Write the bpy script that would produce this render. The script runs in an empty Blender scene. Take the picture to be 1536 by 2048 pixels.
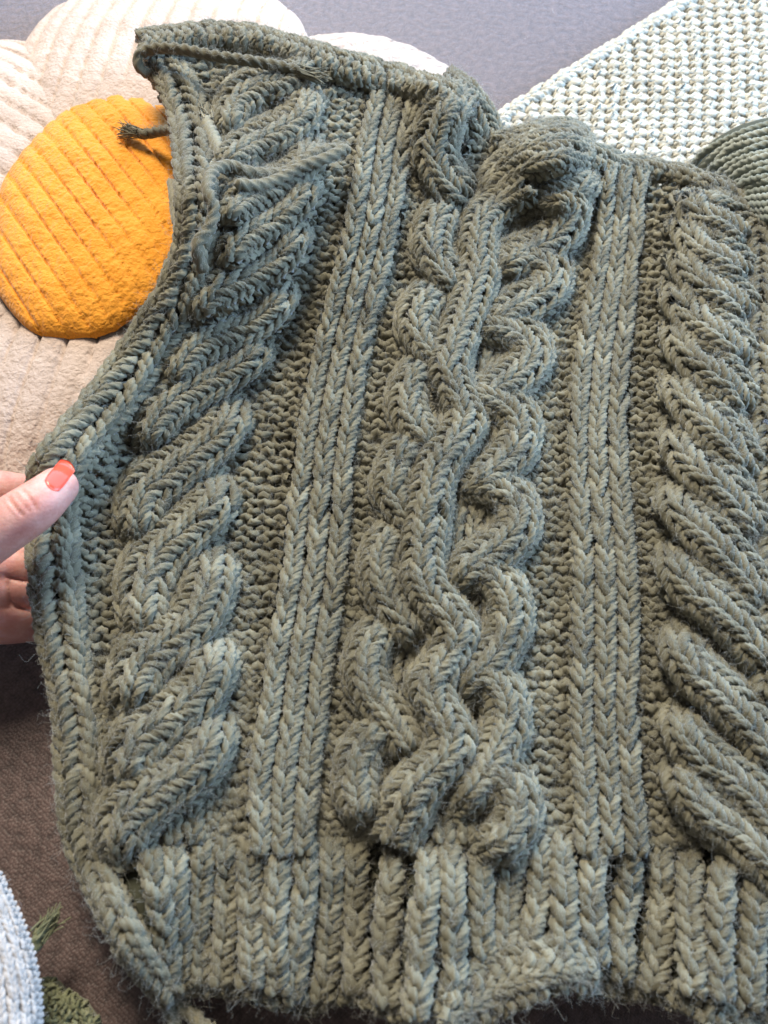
import bpy, math, random
import numpy as np
rng = np.random.default_rng(7)
random.seed(7)
R = math.radians
S = bpy.context.scene
COL = S.collection

# ------------------------------------------------------------------ camera, light, exposure
FPX, CX, CY, TAU, CAMH = 1538.0, 768.0, 1024.0, R(27), 0.285
CAM = np.array([0.0, -CAMH * math.tan(TAU), CAMH])
cd = bpy.data.cameras.new("camera"); cam = bpy.data.objects.new("camera", cd); COL.objects.link(cam)
cam.location = CAM; cam.rotation_euler = (TAU, 0, 0)
cd.sensor_fit = 'VERTICAL'; cd.sensor_height = 34.6; cd.sensor_width = 26.0
cd.lens = 34.6 * FPX / 2048.0
cd.clip_start = 0.01; cd.clip_end = 20
cd.dof.use_dof = True; cd.dof.focus_distance = 0.318; cd.dof.aperture_fstop = 13.0
S.camera = cam

wd = bpy.data.worlds.new("World"); S.world = wd; wd.use_nodes = True
bg = wd.node_tree.nodes["Background"]
bg.inputs[0].default_value = (1.0, 0.955, 0.90, 1); bg.inputs[1].default_value = 0.19

def area(name, loc, target, sx, sy, power, color):
    l = bpy.data.lights.new(name, 'AREA'); l.shape = 'RECTANGLE'; l.size = sx; l.size_y = sy
    l.energy = power; l.color = color
    o = bpy.data.objects.new(name, l); COL.objects.link(o)
    o.location = loc
    from mathutils import Vector
    o.rotation_euler = (Vector(target) - Vector(loc)).to_track_quat('-Z', 'Y').to_euler()
    return o
area("window_light", (0.25, 1.60, 0.62), (0.05, 0.0, 0.0), 2.4, 0.9, 46, (0.56, 0.75, 1.0))
area("side_fill_light", (0.70, 0.20, 0.36), (0.10, 0.0, 0.0), 0.45, 0.45, 14.0, (0.42, 0.67, 1.0))  # added blue fill that brightens the right side, no actual window
area("room_light", (-0.20, 0.80, 1.05), (0, 0, 0), 0.4, 0.4, 32, (1.0, 0.905, 0.73))
S.view_settings.view_transform = 'Standard'; S.view_settings.look = 'None'
S.view_settings.exposure = -0.2; S.view_settings.gamma = 1.0
S.render.engine = 'CYCLES'
S.cycles.use_denoising = True
S.cycles.max_bounces = 6

# ------------------------------------------------------------------ helpers
def W(px, py, h):
    px = np.asarray(px, float); py = np.asarray(py, float); h = np.asarray(h, float)
    px, py, h = np.broadcast_arrays(px, py, h)
    dx = (px - CX) / FPX; dy = -(py - CY) / FPX
    wy = dy * math.cos(TAU) + math.sin(TAU); wz = dy * math.sin(TAU) - math.cos(TAU)
    t = (h - CAM[2]) / wz
    return np.stack([CAM[0] + t * dx, CAM[1] + t * wy, h], -1)

def P(p):                       # world -> pixel
    p = np.asarray(p) - CAM
    yc = p[..., 1] * math.cos(TAU) + p[..., 2] * math.sin(TAU)
    zc = -p[..., 1] * math.sin(TAU) + p[..., 2] * math.cos(TAU)
    return np.stack([CX + FPX * p[..., 0] / -zc, CY - FPX * yc / -zc], -1)

def sstep(a, b, x):
    t = np.clip((np.asarray(x, float) - a) / (b - a), 0, 1); return t * t * (3 - 2 * t)

def gss(x, y, cx, cy, sx, sy): return np.exp(-((x - cx) / sx) ** 2 - ((y - cy) / sy) ** 2)

def H(x, y):                    # how high the limp fabric lies at each spot
    x = np.asarray(x, float); y = np.asarray(y, float)
    h = 0.017 + 0.0 * x
    xe = np.interp(y, [250, 450, 550, 640, 700, 800, 900, 1000], [350, 361, 335, 280, 240, 170, 85, 60])
    h = h + 0.024 * np.exp(-(np.maximum(x - xe, 0) / 150) ** 2) * sstep(200, 420, y) * sstep(1080, 880, y)
    h = h + 0.016 * sstep(330, 60, x) * np.exp(-((y - 1060) / 300) ** 2)
    h = h + 0.036 * sstep(760, 250, y) * sstep(1000, 600, x)
    h = h + 0.020 * gss(x, y, 905, 190, 75, 130)
    h = h + 0.022 * gss(x, y, 1120, 330, 95, 85)
    h = h - 0.005 * gss(x, y, 985, 330, 45, 80)
    h = h + 0.008 * gss(x, y, 1430, 700, 70, 500)
    h = h + 0.006 * gss(x, y, 900, 1350, 170, 500)
    h = h + 0.0025 * np.sin(x / 130 + y / 310) + 0.002 * np.sin(y / 170 - x / 260)
    h = h - 0.006 * sstep(1800, 2000, y) * sstep(600, 200, x)
    h = h + sstep(1660, 1800, y) * (0.0045 * np.sin(x / 47 + y / 210) + 0.003 * np.sin(x / 97 - 1.2))
    return h

def crom(pts, n, closed=False):
    """smooth curve through pts, n samples evenly spaced along its length"""
    pts = np.asarray(pts, float)
    d = np.r_[0, np.cumsum(np.linalg.norm(np.diff(pts, axis=0), axis=1) ** 0.7 + 1e-9)]
    m = np.gradient(pts, d, axis=0) if len(pts) > 2 else np.repeat((pts[1:] - pts[:1]) / d[1], 2, 0)
    q = np.linspace(0, d[-1], max(n * 6, 40))
    i = np.clip(np.searchsorted(d, q, side='right') - 1, 0, len(d) - 2)
    hh = (d[i + 1] - d[i])[:, None]; t = ((q - d[i]) / (d[i + 1] - d[i]))[:, None]
    c = (2*t**3-3*t**2+1)*pts[i] + (t**3-2*t**2+t)*hh*m[i] + (-2*t**3+3*t**2)*pts[i+1] + (t**3-t**2)*hh*m[i+1]
    L = np.r_[0, np.cumsum(np.linalg.norm(np.diff(c, axis=0), axis=1))]
    s = np.linspace(0, L[-1], n)
    return np.stack([np.interp(s, L, c[:, k]) for k in range(c.shape[1])], -1)

def mesh_obj(name, verts, faces, mat, parent=None, uv=None, tint=None, smooth=True):
    me = bpy.data.meshes.new(name)
    verts = np.ascontiguousarray(verts, np.float32).reshape(-1, 3); faces = np.ascontiguousarray(faces, np.int32)
    nf, k = faces.shape
    me.vertices.add(len(verts)); me.vertices.foreach_set('co', verts.ravel())
    me.loops.add(nf * k); me.loops.foreach_set('vertex_index', faces.ravel())
    me.polygons.add(nf); me.polygons.foreach_set('loop_start', np.arange(0, nf * k, k, dtype=np.int32))
    me.update(calc_edges=True)
    if smooth: me.polygons.foreach_set('use_smooth', np.ones(nf, bool))
    if uv is not None:
        a = me.attributes.new('strand_uv', 'FLOAT2', 'POINT'); a.data.foreach_set('vector', np.ascontiguousarray(uv, np.float32).ravel())
    if tint is not None:
        a = me.attributes.new('tint', 'FLOAT', 'POINT'); a.data.foreach_set('value', np.ascontiguousarray(tint, np.float32).ravel())
    if mat: me.materials.append(mat)
    o = bpy.data.objects.new(name, me); COL.objects.link(o)
    if parent: o.parent = parent
    return o

def tag(o, label=None, cat=None, group=None, kind=None):
    for k, v in (('label', label), ('category', cat), ('group', group), ('kind', kind)):
        if v: o[k] = v
    return o

def thing(name, label, cat, group=None):
    o = bpy.data.objects.new(name, None); COL.objects.link(o); o.empty_display_size = 0.01
    return tag(o, label, cat, group)

def grid_faces(n, m, wrap=False, off=0):
    i = np.arange(n - 1)[:, None]; j = np.arange(m if wrap else m - 1)[None]
    j2 = (j + 1) % m
    return np.stack([i * m + j, i * m + j2, (i + 1) * m + j2, (i + 1) * m + j], -1).reshape(-1, 4) + off

# ------------------------------------------------------------------ yarn tubes: plied, twisted
class Bag:
    def __init__(s): s.v = []; s.f = []; s.uv = []; s.t = []; s.n = 0
    def add(s, v, f, uv, t):
        s.v.append(v.reshape(-1, 3)); s.f.append(f + s.n); s.uv.append(uv.reshape(-1, 2)); s.t.append(t.ravel()); s.n += len(s.v[-1])
    def build(s, name, mat, parent=None):
        return mesh_obj(name, np.concatenate(s.v), np.concatenate(s.f), mat, parent, np.concatenate(s.uv), np.concatenate(s.t))

FUZZ = {}                        # where loose fibres may start: owner -> list of (point, outward, along)
def yarn(bag, pos, nrm, rad, lobes=4, twist=1 / 0.0115, depth=0.2, tints=None, fuzz=None, fuzz_keep=1.0, caps=False):
    """pos (A,M,3) polylines, nrm (A,M,3) surface normals, rad scalar or (A,M)"""
    A, M, _ = pos.shape
    T = np.gradient(pos, axis=1); T /= np.linalg.norm(T, axis=-1, keepdims=True) + 1e-12
    N = nrm - (nrm * T).sum(-1, keepdims=True) * T; N /= np.linalg.norm(N, axis=-1, keepdims=True) + 1e-12
    B = np.cross(T, N)
    seg = np.linalg.norm(np.diff(pos, axis=1), axis=-1)
    s = np.concatenate([np.zeros((A, 1)), np.cumsum(seg, 1)], 1) + rng.random((A, 1)) * 0.05
    K = lobes * 3
    k = np.arange(K)
    ang = 2 * np.pi * k[None, None] / K + 2 * np.pi * twist * s[..., None]
    rad = np.broadcast_to(np.asarray(rad, float), (A, M))
    rr = rad[..., None] * np.where(k % 3 == 0, 1.0 - depth, 1.0)[None, None]
    out = np.cos(ang)[..., None] * N[:, :, None] + np.sin(ang)[..., None] * B[:, :, None]
    V = pos[:, :, None] + rr[..., None] * out
    f = (grid_faces(M, K, True)[None] + (np.arange(A) * M * K)[:, None, None]).reshape(-1, 4)
    uv = np.stack(np.broadcast_arrays(k[None, None] / K + 0 * s[..., None], s[..., None] * 100 + 0 * ang), -1)
    if tints is None: tints = np.repeat(rng.random((A, 1)), M, 1)
    t = np.repeat(np.broadcast_to(tints, (A, M))[..., None], K, 2)
    bag.add(V, f, uv, t)
    if fuzz:
        pts = V[:, :, 1::3].reshape(-1, 3); oo = out[:, :, 1::3].reshape(-1, 3); tt = np.repeat(T[:, :, None], lobes, 2).reshape(-1, 3)
        nn = np.repeat(nrm[:, :, None], lobes, 2).reshape(-1, 3)
        ok = ((oo * nn).sum(-1) > 0.35) & (oo[:, 2] > 0.45) & (rng.random(len(pts)) < fuzz_keep)
        FUZZ.setdefault(fuzz, []).append((pts[ok], oo[ok], tt[ok]))

def pitch(y): return np.interp(y, [0, 200, 600, 1000, 1400, 1800, 2100], [16, 17.5, 20, 22, 23.5, 25.5, 27])

def strip_map(rungs, dome, lift, arc=0.93):
    """rungs: (K,4) left/right pixel ends, listed from the first knitted row upwards"""
    D = crom(rungs, 200)
    mid = (D[:, :2] + D[:, 2:]) / 2
    L = np.r_[0, np.cumsum(np.linalg.norm(np.diff(mid, axis=0), axis=1))]
    def F(u, s):
        u, s = np.broadcast_arrays(u, s)
        q = [np.interp(s, L, D[:, k]) for k in range(4)]
        th = np.pi / 2 * arc * (2 * u - 1)
        U = 0.5 + 0.5 * np.sin(th) if dome > 0 else u
        x = q[0] + (q[2] - q[0]) * U; y = q[1] + (q[3] - q[1]) * U
        cx = (q[0] + q[2]) / 2; cy = (q[1] + q[3]) / 2
        h = H(x, y) if dome <= 0 else 0.5 * (H(x, y) + H(cx, cy))
        h = h + lift(np.clip(s / L[-1], 0, 1)) + (dome * np.cos(th) if dome > 0 else 0)
        return W(x, y, h)
    return F, L[-1], D, L

_half = np.array([(0, -0.35, -1.0), (0.26, -0.85, -1.05), (0.45, -0.86, -0.45), (0.405, -0.3, 0.55), (0.30, 0.42, 0.85), (0.175, 0.98, 0.3), (0.2, 1.3, -0.7), (0.5, 1.4, -1.0)])
_phalf = np.array([(0, -0.38, 0.95), (0.17, -0.30, 0.75), (0.30, -0.02, -0.1), (0.36, 0.36, -0.9), (0.30, 0.72, -0.35), (0.235, 0.98, 0.5), (0.34, 1.12, 0.85), (0.5, 1.17, 1.0)])
def p_stitch(N, _c={}):
    if N not in _c:
        full = np.concatenate([_phalf, np.c_[1 - _phalf[-2::-1, 0], _phalf[-2::-1, 1:]]]); k = np.array([1, 0.5, 0.22]); _c[N] = crom(full * k, N + 1) / k
    return _c[N]
def v_stitch(N, _c={}):
    """one knit stitch as a path: across, up, towards the viewer; most samples go to the two legs one sees"""
    if N not in _c:
        full = np.concatenate([_half, np.c_[1 - _half[-2::-1, 0], _half[-2::-1, 1:]]]); k = np.array([1, 0.5, 0.22]); c = crom(full * k, 400) / k
        wt = np.where(c[:, 2] > -0.5, 1.0, 0.3); cu = np.cumsum(wt); cu = (cu - cu[0]) / (cu[-1] - cu[0]); g = np.linspace(0, 1, N + 1)
        _c[N] = np.stack([np.interp(g, cu, c[:, i]) for i in range(3)], -1)
    return _c[N]
def knit(bag, rungs, ncol, kind='k', r=0.00155, dome=0.0, lift=0.0, A=1.0, ov=0.115, d=0.9, pk=1.0, N=18, jit=1.3,
         fuzz='panel', keep=1.0, lobes=4, ends=True, phase=0.0, flip=None, depth=0.27, twist=1/0.0115, arc=0.93, spread=1.0):
    if not callable(lift):
        lv = lift; lift = lambda s: lv + 0 * s
    F, L, D, LL = strip_map(np.asarray(rungs, float), dome, lift, arc)
    ss = [phase * 10]
    while ss[-1] < L:
        yy = np.interp(ss[-1], LL, (D[:, 1] + D[:, 3]) / 2); ss.append(ss[-1] + pitch(yy) * pk)
    ss = np.array(ss[:-1]); nr = len(ss)
    stepr = np.gradient(ss) if nr > 1 else np.array([20.0])
    t = np.arange(ncol * N + 1) / N
    c = np.minimum(t.astype(int), ncol - 1)
    ph = 2 * np.pi * t
    if isinstance(kind, str): sg = np.array([1.0 if kind[i % len(kind)] == 'p' else -1.0 for i in range(ncol)])[None].repeat(nr, 0)
    else: sg = kind(nr, ncol)
    js = lambda a: (rng.standard_normal((nr, ncol)) * a * jit)
    ju, jv, jr, jw = js(0.035), js(0.05), js(0.05), js(0.12)
    def per(a):                     # per-stitch values blended at the borders
        cc = np.clip(t - 0.5, 0, ncol - 1); i0 = np.floor(cc).astype(int); i1 = np.minimum(i0 + 1, ncol - 1); f = cc - i0
        f = np.clip((f - 0.5) * 3 + 0.5, 0, 1); return a[:, i0] * (1 - f) + a[:, i1] * f
    col = np.minimum((np.arange(ncol * N + 1) // N), ncol - 1); q = np.arange(ncol * N + 1) - col * N
    kt = v_stitch(N)[q]; pt = p_stitch(N)[q]; isp = sg[:, col] > 0
    lean = 1 + js(0.10)[:, col]
    u = np.where(isp, (col + pt[:, 0])[None], col[None] + 0.5 + (kt[:, 0][None] - 0.5) * lean * spread) + per(ju)
    v = np.where(isp, pt[:, 1][None] * A * (1 + per(jv)), kt[:, 1][None]) + per(jv) * 1.5
    w = np.where(isp, pt[:, 2][None] * d * (1 + per(jw)), kt[:, 2][None] * 0.8) + per(jw) * 0.3
    un = np.clip(u / ncol, -0.04, 1.04); sn = ss[:, None] + v * stepr[:, None]
    sn = np.clip(sn, -stepr[0], L + stepr[-1])
    e = 1e-3
    p0 = F(un, sn); pu = F(un + e, sn) - F(un - e, sn); pv = F(un, sn + 0.5) - F(un, sn - 0.5)
    n = np.cross(pu, pv); n /= np.linalg.norm(n, axis=-1, keepdims=True) + 1e-15
    n = np.where(n[..., 2:] < 0, -n, n)
    rad = r * (1 + per(jr))
    pos = p0 + n * (w * r * 1.25)[..., None]
    tin = np.clip(0.5 + 0.22 * rng.standard_normal((nr, 1)) + 0.12 * per(rng.standard_normal((nr, ncol))), 0, 1)
    yarn(bag, pos, n, rad, lobes, twist, depth, tin, fuzz, keep)

def path_rungs(pts, hw, n=14):
    c = crom(pts, n); t = np.gradient(c, axis=0); t /= np.linalg.norm(t, axis=1, keepdims=True)
    hw = np.interp(np.linspace(0, 1, n), np.linspace(0, 1, len(np.atleast_1d(hw))), np.atleast_1d(hw))[:, None] if np.ndim(hw) else hw
    right = np.stack([-t[:, 1], t[:, 0]], -1)
    right = right  # screen y points down: travelling up, right-hand side is +x
    return np.concatenate([c - right * hw, c + right * hw], 1)

def strand(parent, name, pts, hw, ncol=3, dome=0.008, up=0.003, tuck=(0.007, 0.007), r=0.00165, pk=0.95, mat=None, **kw):
    kw.setdefault('spread', 1.28)
    """a rope of stockinette running up through pts, diving under its neighbours at both ends"""
    b = Bag()
    e_ = kw.pop('ease', 0.2)
    prof = lambda s: up - tuck[0] * (1 - sstep(0, e_, s)) - tuck[1] * sstep(1 - e_, 1, s)
    knit(b, path_rungs(pts, hw), ncol, 'k', r, dome, prof, pk=pk, **kw)
    return b.build(name, mat, parent)

# ------------------------------------------------------------------ materials
def new_mat(name):
    m = bpy.data.materials.new(name); m.use_nodes = True
    nt = m.node_tree; b = nt.nodes['Principled BSDF']
    return m, nt, b
def node(nt, t, **kw):
    n = nt.nodes.new(t)
    for k, v in kw.items():
        if k.startswith('i_'): n.inputs[int(k[2:]) if k[2:].isdigit() else k[2:].replace('_', ' ')].default_value = v
        else: setattr(n, k, v)
    return n
def ramp(nt, fac, stops):
    n = nt.nodes.new('ShaderNodeValToRGB'); nt.links.new(fac, n.inputs[0]); e = n.color_ramp.elements
    e[0].position, e[0].color = stops[0][0], (*stops[0][1], 1); e[1].position, e[1].color = stops[-1][0], (*stops[-1][1], 1)
    for p, c in stops[1:-1]:
        x = e.new(p); x.color = (*c, 1)
    return n.outputs[0]

def yarn_mat(name, lo, mid, hi, sheen=0.3, fibre=0.35):
    m, nt, b = new_mat(name); L = nt.links.new
    at = node(nt, 'ShaderNodeAttribute', attribute_name='strand_uv'); ti = node(nt, 'ShaderNodeAttribute', attribute_name='tint')
    mp = node(nt, 'ShaderNodeMapping'); mp.inputs['Scale'].default_value = (26, 2.4, 1); L(at.outputs['Vector'], mp.inputs[0])
    nz = node(nt, 'ShaderNodeTexNoise'); nz.inputs['Scale'].default_value = 1.6; nz.inputs['Detail'].default_value = 3; L(mp.outputs[0], nz.inputs[0])
    tc = node(nt, 'ShaderNodeTexCoord')
    n2 = node(nt, 'ShaderNodeTexNoise'); n2.inputs['Scale'].default_value = 55; n2.inputs['Detail'].default_value = 2; L(tc.outputs['Object'], n2.inputs[0])
    a = node(nt, 'ShaderNodeMath', operation='MULTIPLY_ADD', i_1=0.5, i_2=0.0); L(nz.outputs[0], a.inputs[0])
    c = node(nt, 'ShaderNodeMath', operation='MULTIPLY_ADD', i_1=0.32); L(ti.outputs['Fac'], c.inputs[0]); L(a.outputs[0], c.inputs[2])
    d = node(nt, 'ShaderNodeMath', operation='MULTIPLY_ADD', i_1=0.3); L(n2.outputs[0], d.inputs[0]); L(c.outputs[0], d.inputs[2])
    L(ramp(nt, d.outputs[0], [(0.3, lo), (0.55, mid), (0.8, hi)]), b.inputs['Base Color'])
    b.inputs['Roughness'].default_value = 0.85; b.inputs['Specular IOR Level'].default_value = 0.25
    b.inputs['Sheen Weight'].default_value = sheen; b.inputs['Sheen Roughness'].default_value = 0.4
    bp = node(nt, 'ShaderNodeBump'); bp.inputs['Strength'].default_value = fibre; bp.inputs['Distance'].default_value = 0.0005
    L(nz.outputs[0], bp.inputs['Height']); L(bp.outputs[0], b.inputs['Normal'])
    return m
M_SAGE = yarn_mat('sage_wool', (0.086, 0.079, 0.055), (0.166, 0.154, 0.109), (0.28, 0.263, 0.195))
M_WHITE = yarn_mat('white_cotton', (0.42, 0.395, 0.335), (0.50, 0.475, 0.41), (0.56, 0.535, 0.465), 0.1)
M_KNITWHITE = yarn_mat('white_fine_knit', (0.40, 0.36, 0.335), (0.48, 0.43, 0.405), (0.54, 0.49, 0.46), 0.2)
M_SKEIN = yarn_mat('skein_wool', (0.17, 0.185, 0.155), (0.25, 0.265, 0.225), (0.34, 0.355, 0.31), 0.2)
M_OLIVE = yarn_mat('olive_pile', (0.12, 0.125, 0.065), (0.19, 0.195, 0.11), (0.27, 0.27, 0.17), 0.2)
def fuzz_mat(name, c):
    m, nt, b = new_mat(name)
    b.inputs['Base Color'].default_value = (*c, 1); b.inputs['Roughness'].default_value = 0.7
    b.inputs['Specular IOR Level'].default_value = 0.2
    tr = node(nt, 'ShaderNodeBsdfTranslucent'); tr.inputs[0].default_value = (*c, 1)
    mx = node(nt, 'ShaderNodeMixShader', i_0=0.45)
    nt.links.new(b.outputs[0], mx.inputs[1]); nt.links.new(tr.outputs[0], mx.inputs[2])
    nt.links.new(mx.outputs[0], nt.nodes['Material Output'].inputs[0]); return m
M_NAP = fuzz_mat('white_fibre', (0.62, 0.60, 0.60))
M_FUZZ = fuzz_mat('sage_fibre', (0.46, 0.45, 0.41))
M_CFUZZ = fuzz_mat('cream_fibre', (0.50, 0.405, 0.345))
M_OFUZZ = fuzz_mat('orange_fibre', (0.84, 0.37, 0.035))

def fleece_mat(name, lo, hi):
    m, nt, b = new_mat(name); L = nt.links.new
    tc = node(nt, 'ShaderNodeTexCoord')
    wn = node(nt, 'ShaderNodeTexNoise'); wn.inputs['Scale'].default_value = 260; wn.inputs['Detail'].default_value = 2; L(tc.outputs['Object'], wn.inputs[0])
    wv = node(nt, 'ShaderNodeVectorMath', operation='SCALE'); wv.inputs['Scale'].default_value = 0.0035; L(wn.outputs['Color'], wv.inputs[0])
    wa = node(nt, 'ShaderNodeVectorMath', operation='ADD'); L(tc.outputs['Object'], wa.inputs[0]); L(wv.outputs[0], wa.inputs[1])
    vo = node(nt, 'ShaderNodeTexVoronoi', feature='SMOOTH_F1'); vo.inputs['Scale'].default_value = 520; vo.inputs['Smoothness'].default_value = 0.35; L(wa.outputs[0], vo.inputs[0])
    n1 = node(nt, 'ShaderNodeTexNoise'); n1.inputs['Scale'].default_value = 1500; n1.inputs['Detail'].default_value = 2; L(tc.outputs['Object'], n1.inputs[0])
    n2 = node(nt, 'ShaderNodeTexNoise'); n2.inputs['Scale'].default_value = 60; n2.inputs['Detail'].default_value = 2; L(tc.outputs['Object'], n2.inputs[0])
    h = node(nt, 'ShaderNodeMath', operation='MULTIPLY_ADD', i_1=0.45); L(n1.outputs[0], h.inputs[0])
    iv = node(nt, 'ShaderNodeMath', operation='SUBTRACT', i_0=1.0); L(vo.outputs['Distance'], iv.inputs[1]); L(iv.outputs[0], h.inputs[2])
    c = node(nt, 'ShaderNodeMath', operation='MULTIPLY_ADD', i_1=0.5); L(n1.outputs[0], c.inputs[0])
    c2 = node(nt, 'ShaderNodeMath', operation='MULTIPLY', i_1=0.5); L(n2.outputs[0], c2.inputs[0]); L(c2.outputs[0], c.inputs[2])
    L(ramp(nt, c.outputs[0], [(0.35, lo), (0.65, hi)]), b.inputs['Base Color'])
    b.inputs['Roughness'].default_value = 0.95; b.inputs['Specular IOR Level'].default_value = 0.1
    b.inputs['Sheen Weight'].default_value = 0.3
    bp = node(nt, 'ShaderNodeBump'); bp.inputs['Strength'].default_value = 0.6; bp.inputs['Distance'].default_value = 0.0009
    L(h.outputs[0], bp.inputs['Height']); L(bp.outputs[0], b.inputs['Normal'])
    return m
M_CREAM = fleece_mat('cream_fleece', (0.45, 0.35, 0.305), (0.57, 0.46, 0.41))
M_ORANGE = fleece_mat('orange_fleece', (0.66, 0.245, 0.016), (0.82, 0.345, 0.04))

def couch_mat():
    m, nt, b = new_mat('brown_upholstery'); L = nt.links.new
    tc = node(nt, 'ShaderNodeTexCoord')
    mp = node(nt, 'ShaderNodeMapping'); mp.inputs['Rotation'].default_value = (0, 0, R(38)); L(tc.outputs['Object'], mp.inputs[0])
    mp2 = node(nt, 'ShaderNodeMapping'); mp2.inputs['Scale'].default_value = (1500, 850, 1500); L(mp.outputs[0], mp2.inputs[0])
    n1 = node(nt, 'ShaderNodeTexVoronoi', feature='F1'); n1.inputs['Scale'].default_value = 1.0; n1.inputs['Randomness'].default_value = 0.55; L(mp2.outputs[0], n1.inputs[0])
    n2 = node(nt, 'ShaderNodeTexNoise'); n2.inputs['Scale'].default_value = 260; n2.inputs['Detail'].default_value = 4; L(tc.outputs['Object'], n2.inputs[0])
    a = node(nt, 'ShaderNodeMath', operation='MULTIPLY_ADD', i_1=-0.55); L(n1.outputs['Distance'], a.inputs[0]); L(n2.outputs[0], a.inputs[2])
    L(ramp(nt, a.outputs[0], [(0.0, (0.055, 0.036, 0.034)), (0.6, (0.165, 0.109, 0.101))]), b.inputs['Base Color'])
    b.inputs['Roughness'].default_value = 0.52; b.inputs['Specular IOR Level'].default_value = 0.5
    b.inputs['Sheen Weight'].default_value = 0.8; b.inputs['Sheen Roughness'].default_value = 0.35; b.inputs['Sheen Tint'].default_value = (0.70, 0.76, 1, 1)
    bp = node(nt, 'ShaderNodeBump'); bp.inputs['Strength'].default_value = 0.8; bp.inputs['Distance'].default_value = 0.0006
    L(a.outputs[0], bp.inputs['Height']); L(bp.outputs[0], b.inputs['Normal'])
    return m
M_COUCH = couch_mat()
def skin_mat():
    m, nt, b = new_mat('pale_skin'); L = nt.links.new
    tc = node(nt, 'ShaderNodeTexCoord')
    n1 = node(nt, 'ShaderNodeTexNoise'); n1.inputs['Scale'].default_value = 110; n1.inputs['Detail'].default_value = 6; n1.inputs['Roughness'].default_value = 0.65; L(tc.outputs['Object'], n1.inputs[0])
    L(ramp(nt, n1.outputs[0], [(0.3, (0.55, 0.225, 0.19)), (0.68, (0.70, 0.40, 0.355))]), b.inputs['Base Color'])
    b.inputs['Roughness'].default_value = 0.5; b.inputs['Specular IOR Level'].default_value = 0.35
    b.inputs['Subsurface Weight'].default_value = 0.35; b.inputs['Subsurface Radius'].default_value = (1, 0.35, 0.2); b.inputs['Subsurface Scale'].default_value = 0.004
    n2 = node(nt, 'ShaderNodeTexNoise'); n2.inputs['Scale'].default_value = 900; n2.inputs['Detail'].default_value = 2; L(tc.outputs['Object'], n2.inputs[0])
    bp = node(nt, 'ShaderNodeBump'); bp.inputs['Strength'].default_value = 0.4; bp.inputs['Distance'].default_value = 0.0004
    L(n2.outputs[0], bp.inputs['Height']); L(bp.outputs[0], b.inputs['Normal']); return m
M_SKIN = skin_mat()
M_NAIL, _, _b = new_mat('coral_varnish'); _b.inputs['Base Color'].default_value = (0.66, 0.085, 0.05, 1); _b.inputs['Roughness'].default_value = 0.22; _b.inputs['Specular IOR Level'].default_value = 0.35

# ------------------------------------------------------------------ the couch it all lies on
def slab(name, outline_xy, z, drop, mat, kind=None):
    import bmesh
    bm = bmesh.new()
    vs = [bm.verts.new((x, y, z)) for x, y in outline_xy]
    f = bm.faces.new(vs)
    if f.normal.z < 0: f.normal_flip()
    g = bmesh.ops.extrude_face_region(bm, geom=[f])
    for v in [e for e in g['geom'] if isinstance(e, bmesh.types.BMVert)]: v.co.z -= drop
    bmesh.ops.recalc_face_normals(bm, faces=bm.faces)
    bmesh.ops.bevel(bm, geom=[e for e in bm.edges if all(abs(v.co.z - z) < 1e-6 for v in e.verts)], offset=0.012, segments=4, affect='EDGES')
    me = bpy.data.meshes.new(name); bm.to_mesh(me); bm.free(); me.materials.append(mat)
    for p in me.polygons: p.use_smooth = len(p.vertices) == 4 and p.area < 0.02
    o = bpy.data.objects.new(name, me); COL.objects.link(o); return o
a, b_, c_ = W(1060, 2075, 0)[:2], W(1215, 1965, 0)[:2], W(1380, 1880, 0)[:2]
couch = slab('couch_seat', [(-1.3, a[1] - .25), (a[0] - .06, a[1] - .25), (a[0] - .02, a[1] - .05), tuple(a), tuple(b_), tuple(c_), (c_[0] + .9, c_[1] + 0.02), (1.3, 1.5), (-1.3, 1.5)], 0, 0.14, M_COUCH)
tag(couch, kind='structure')
fl = slab('floor', [(-1.5, -1.2), (1.5, -1.2), (1.5, 1.7), (-1.5, 1.7)], -0.143, 0.02, M_COUCH); tag(fl, kind='structure')

# ------------------------------------------------------------------ the knitted panel
panel = thing('cable_knit_garment', 'sage green cable knit garment panel spread flat, its left edge pinched in a hand', 'knitting')

EDGE = np.array([[330,2000,372,1985],[248,1900,288,1885],[196,1800,238,1788],[146,1700,208,1690],[125,1600,208,1600],[120,1500,205,1500],[112,1400,187,1395],
  [90,1300,168,1290],[72,1200,158,1195],[63,1100,150,1100],[60,1000,148,1010],[75,915,160,945],[130,845,205,885],[172,795,250,835],[208,745,285,790],[243,695,322,738],
  [278,640,355,680],[308,595,388,625],[335,545,412,565],[352,490,425,500],[361,440,428,440],[359,380,424,372],[352,320,424,310],[346,260,420,245],[328,190,395,175],[290,120,345,100]], float)
LAD1 = np.array([[500,1712,630,1712],[498,1665,632,1665],[495,1600,636,1600],[505,1500,648,1500],[520,1400,660,1400],[532,1300,673,1300],[553,1200,690,1200],[568,1100,700,1100],[578,1000,706,1000],[590,900,713,900],
  [606,800,725,800],[628,700,742,700],[651,600,765,600],[678,500,788,500],[697,400,808,400],[712,300,825,300],[733,200,845,205],[748,140,855,150]], float)
LAD2 = np.array([[1150,1712,1297,1712],[1150,1665,1295,1665],[1150,1600,1287,1600],[1145,1500,1281,1500],[1142,1400,1276,1400],[1144,1300,1280,1300],[1145,1200,1280,1200],[1145,1100,1272,1100],[1140,1000,1262,1000],
  [1135,900,1255,900],[1140,800,1256,800],[1150,700,1263,700],[1170,600,1274,600],[1188,500,1284,500],[1199,400,1291,400],[1205,330,1300,325]], float)

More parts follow.
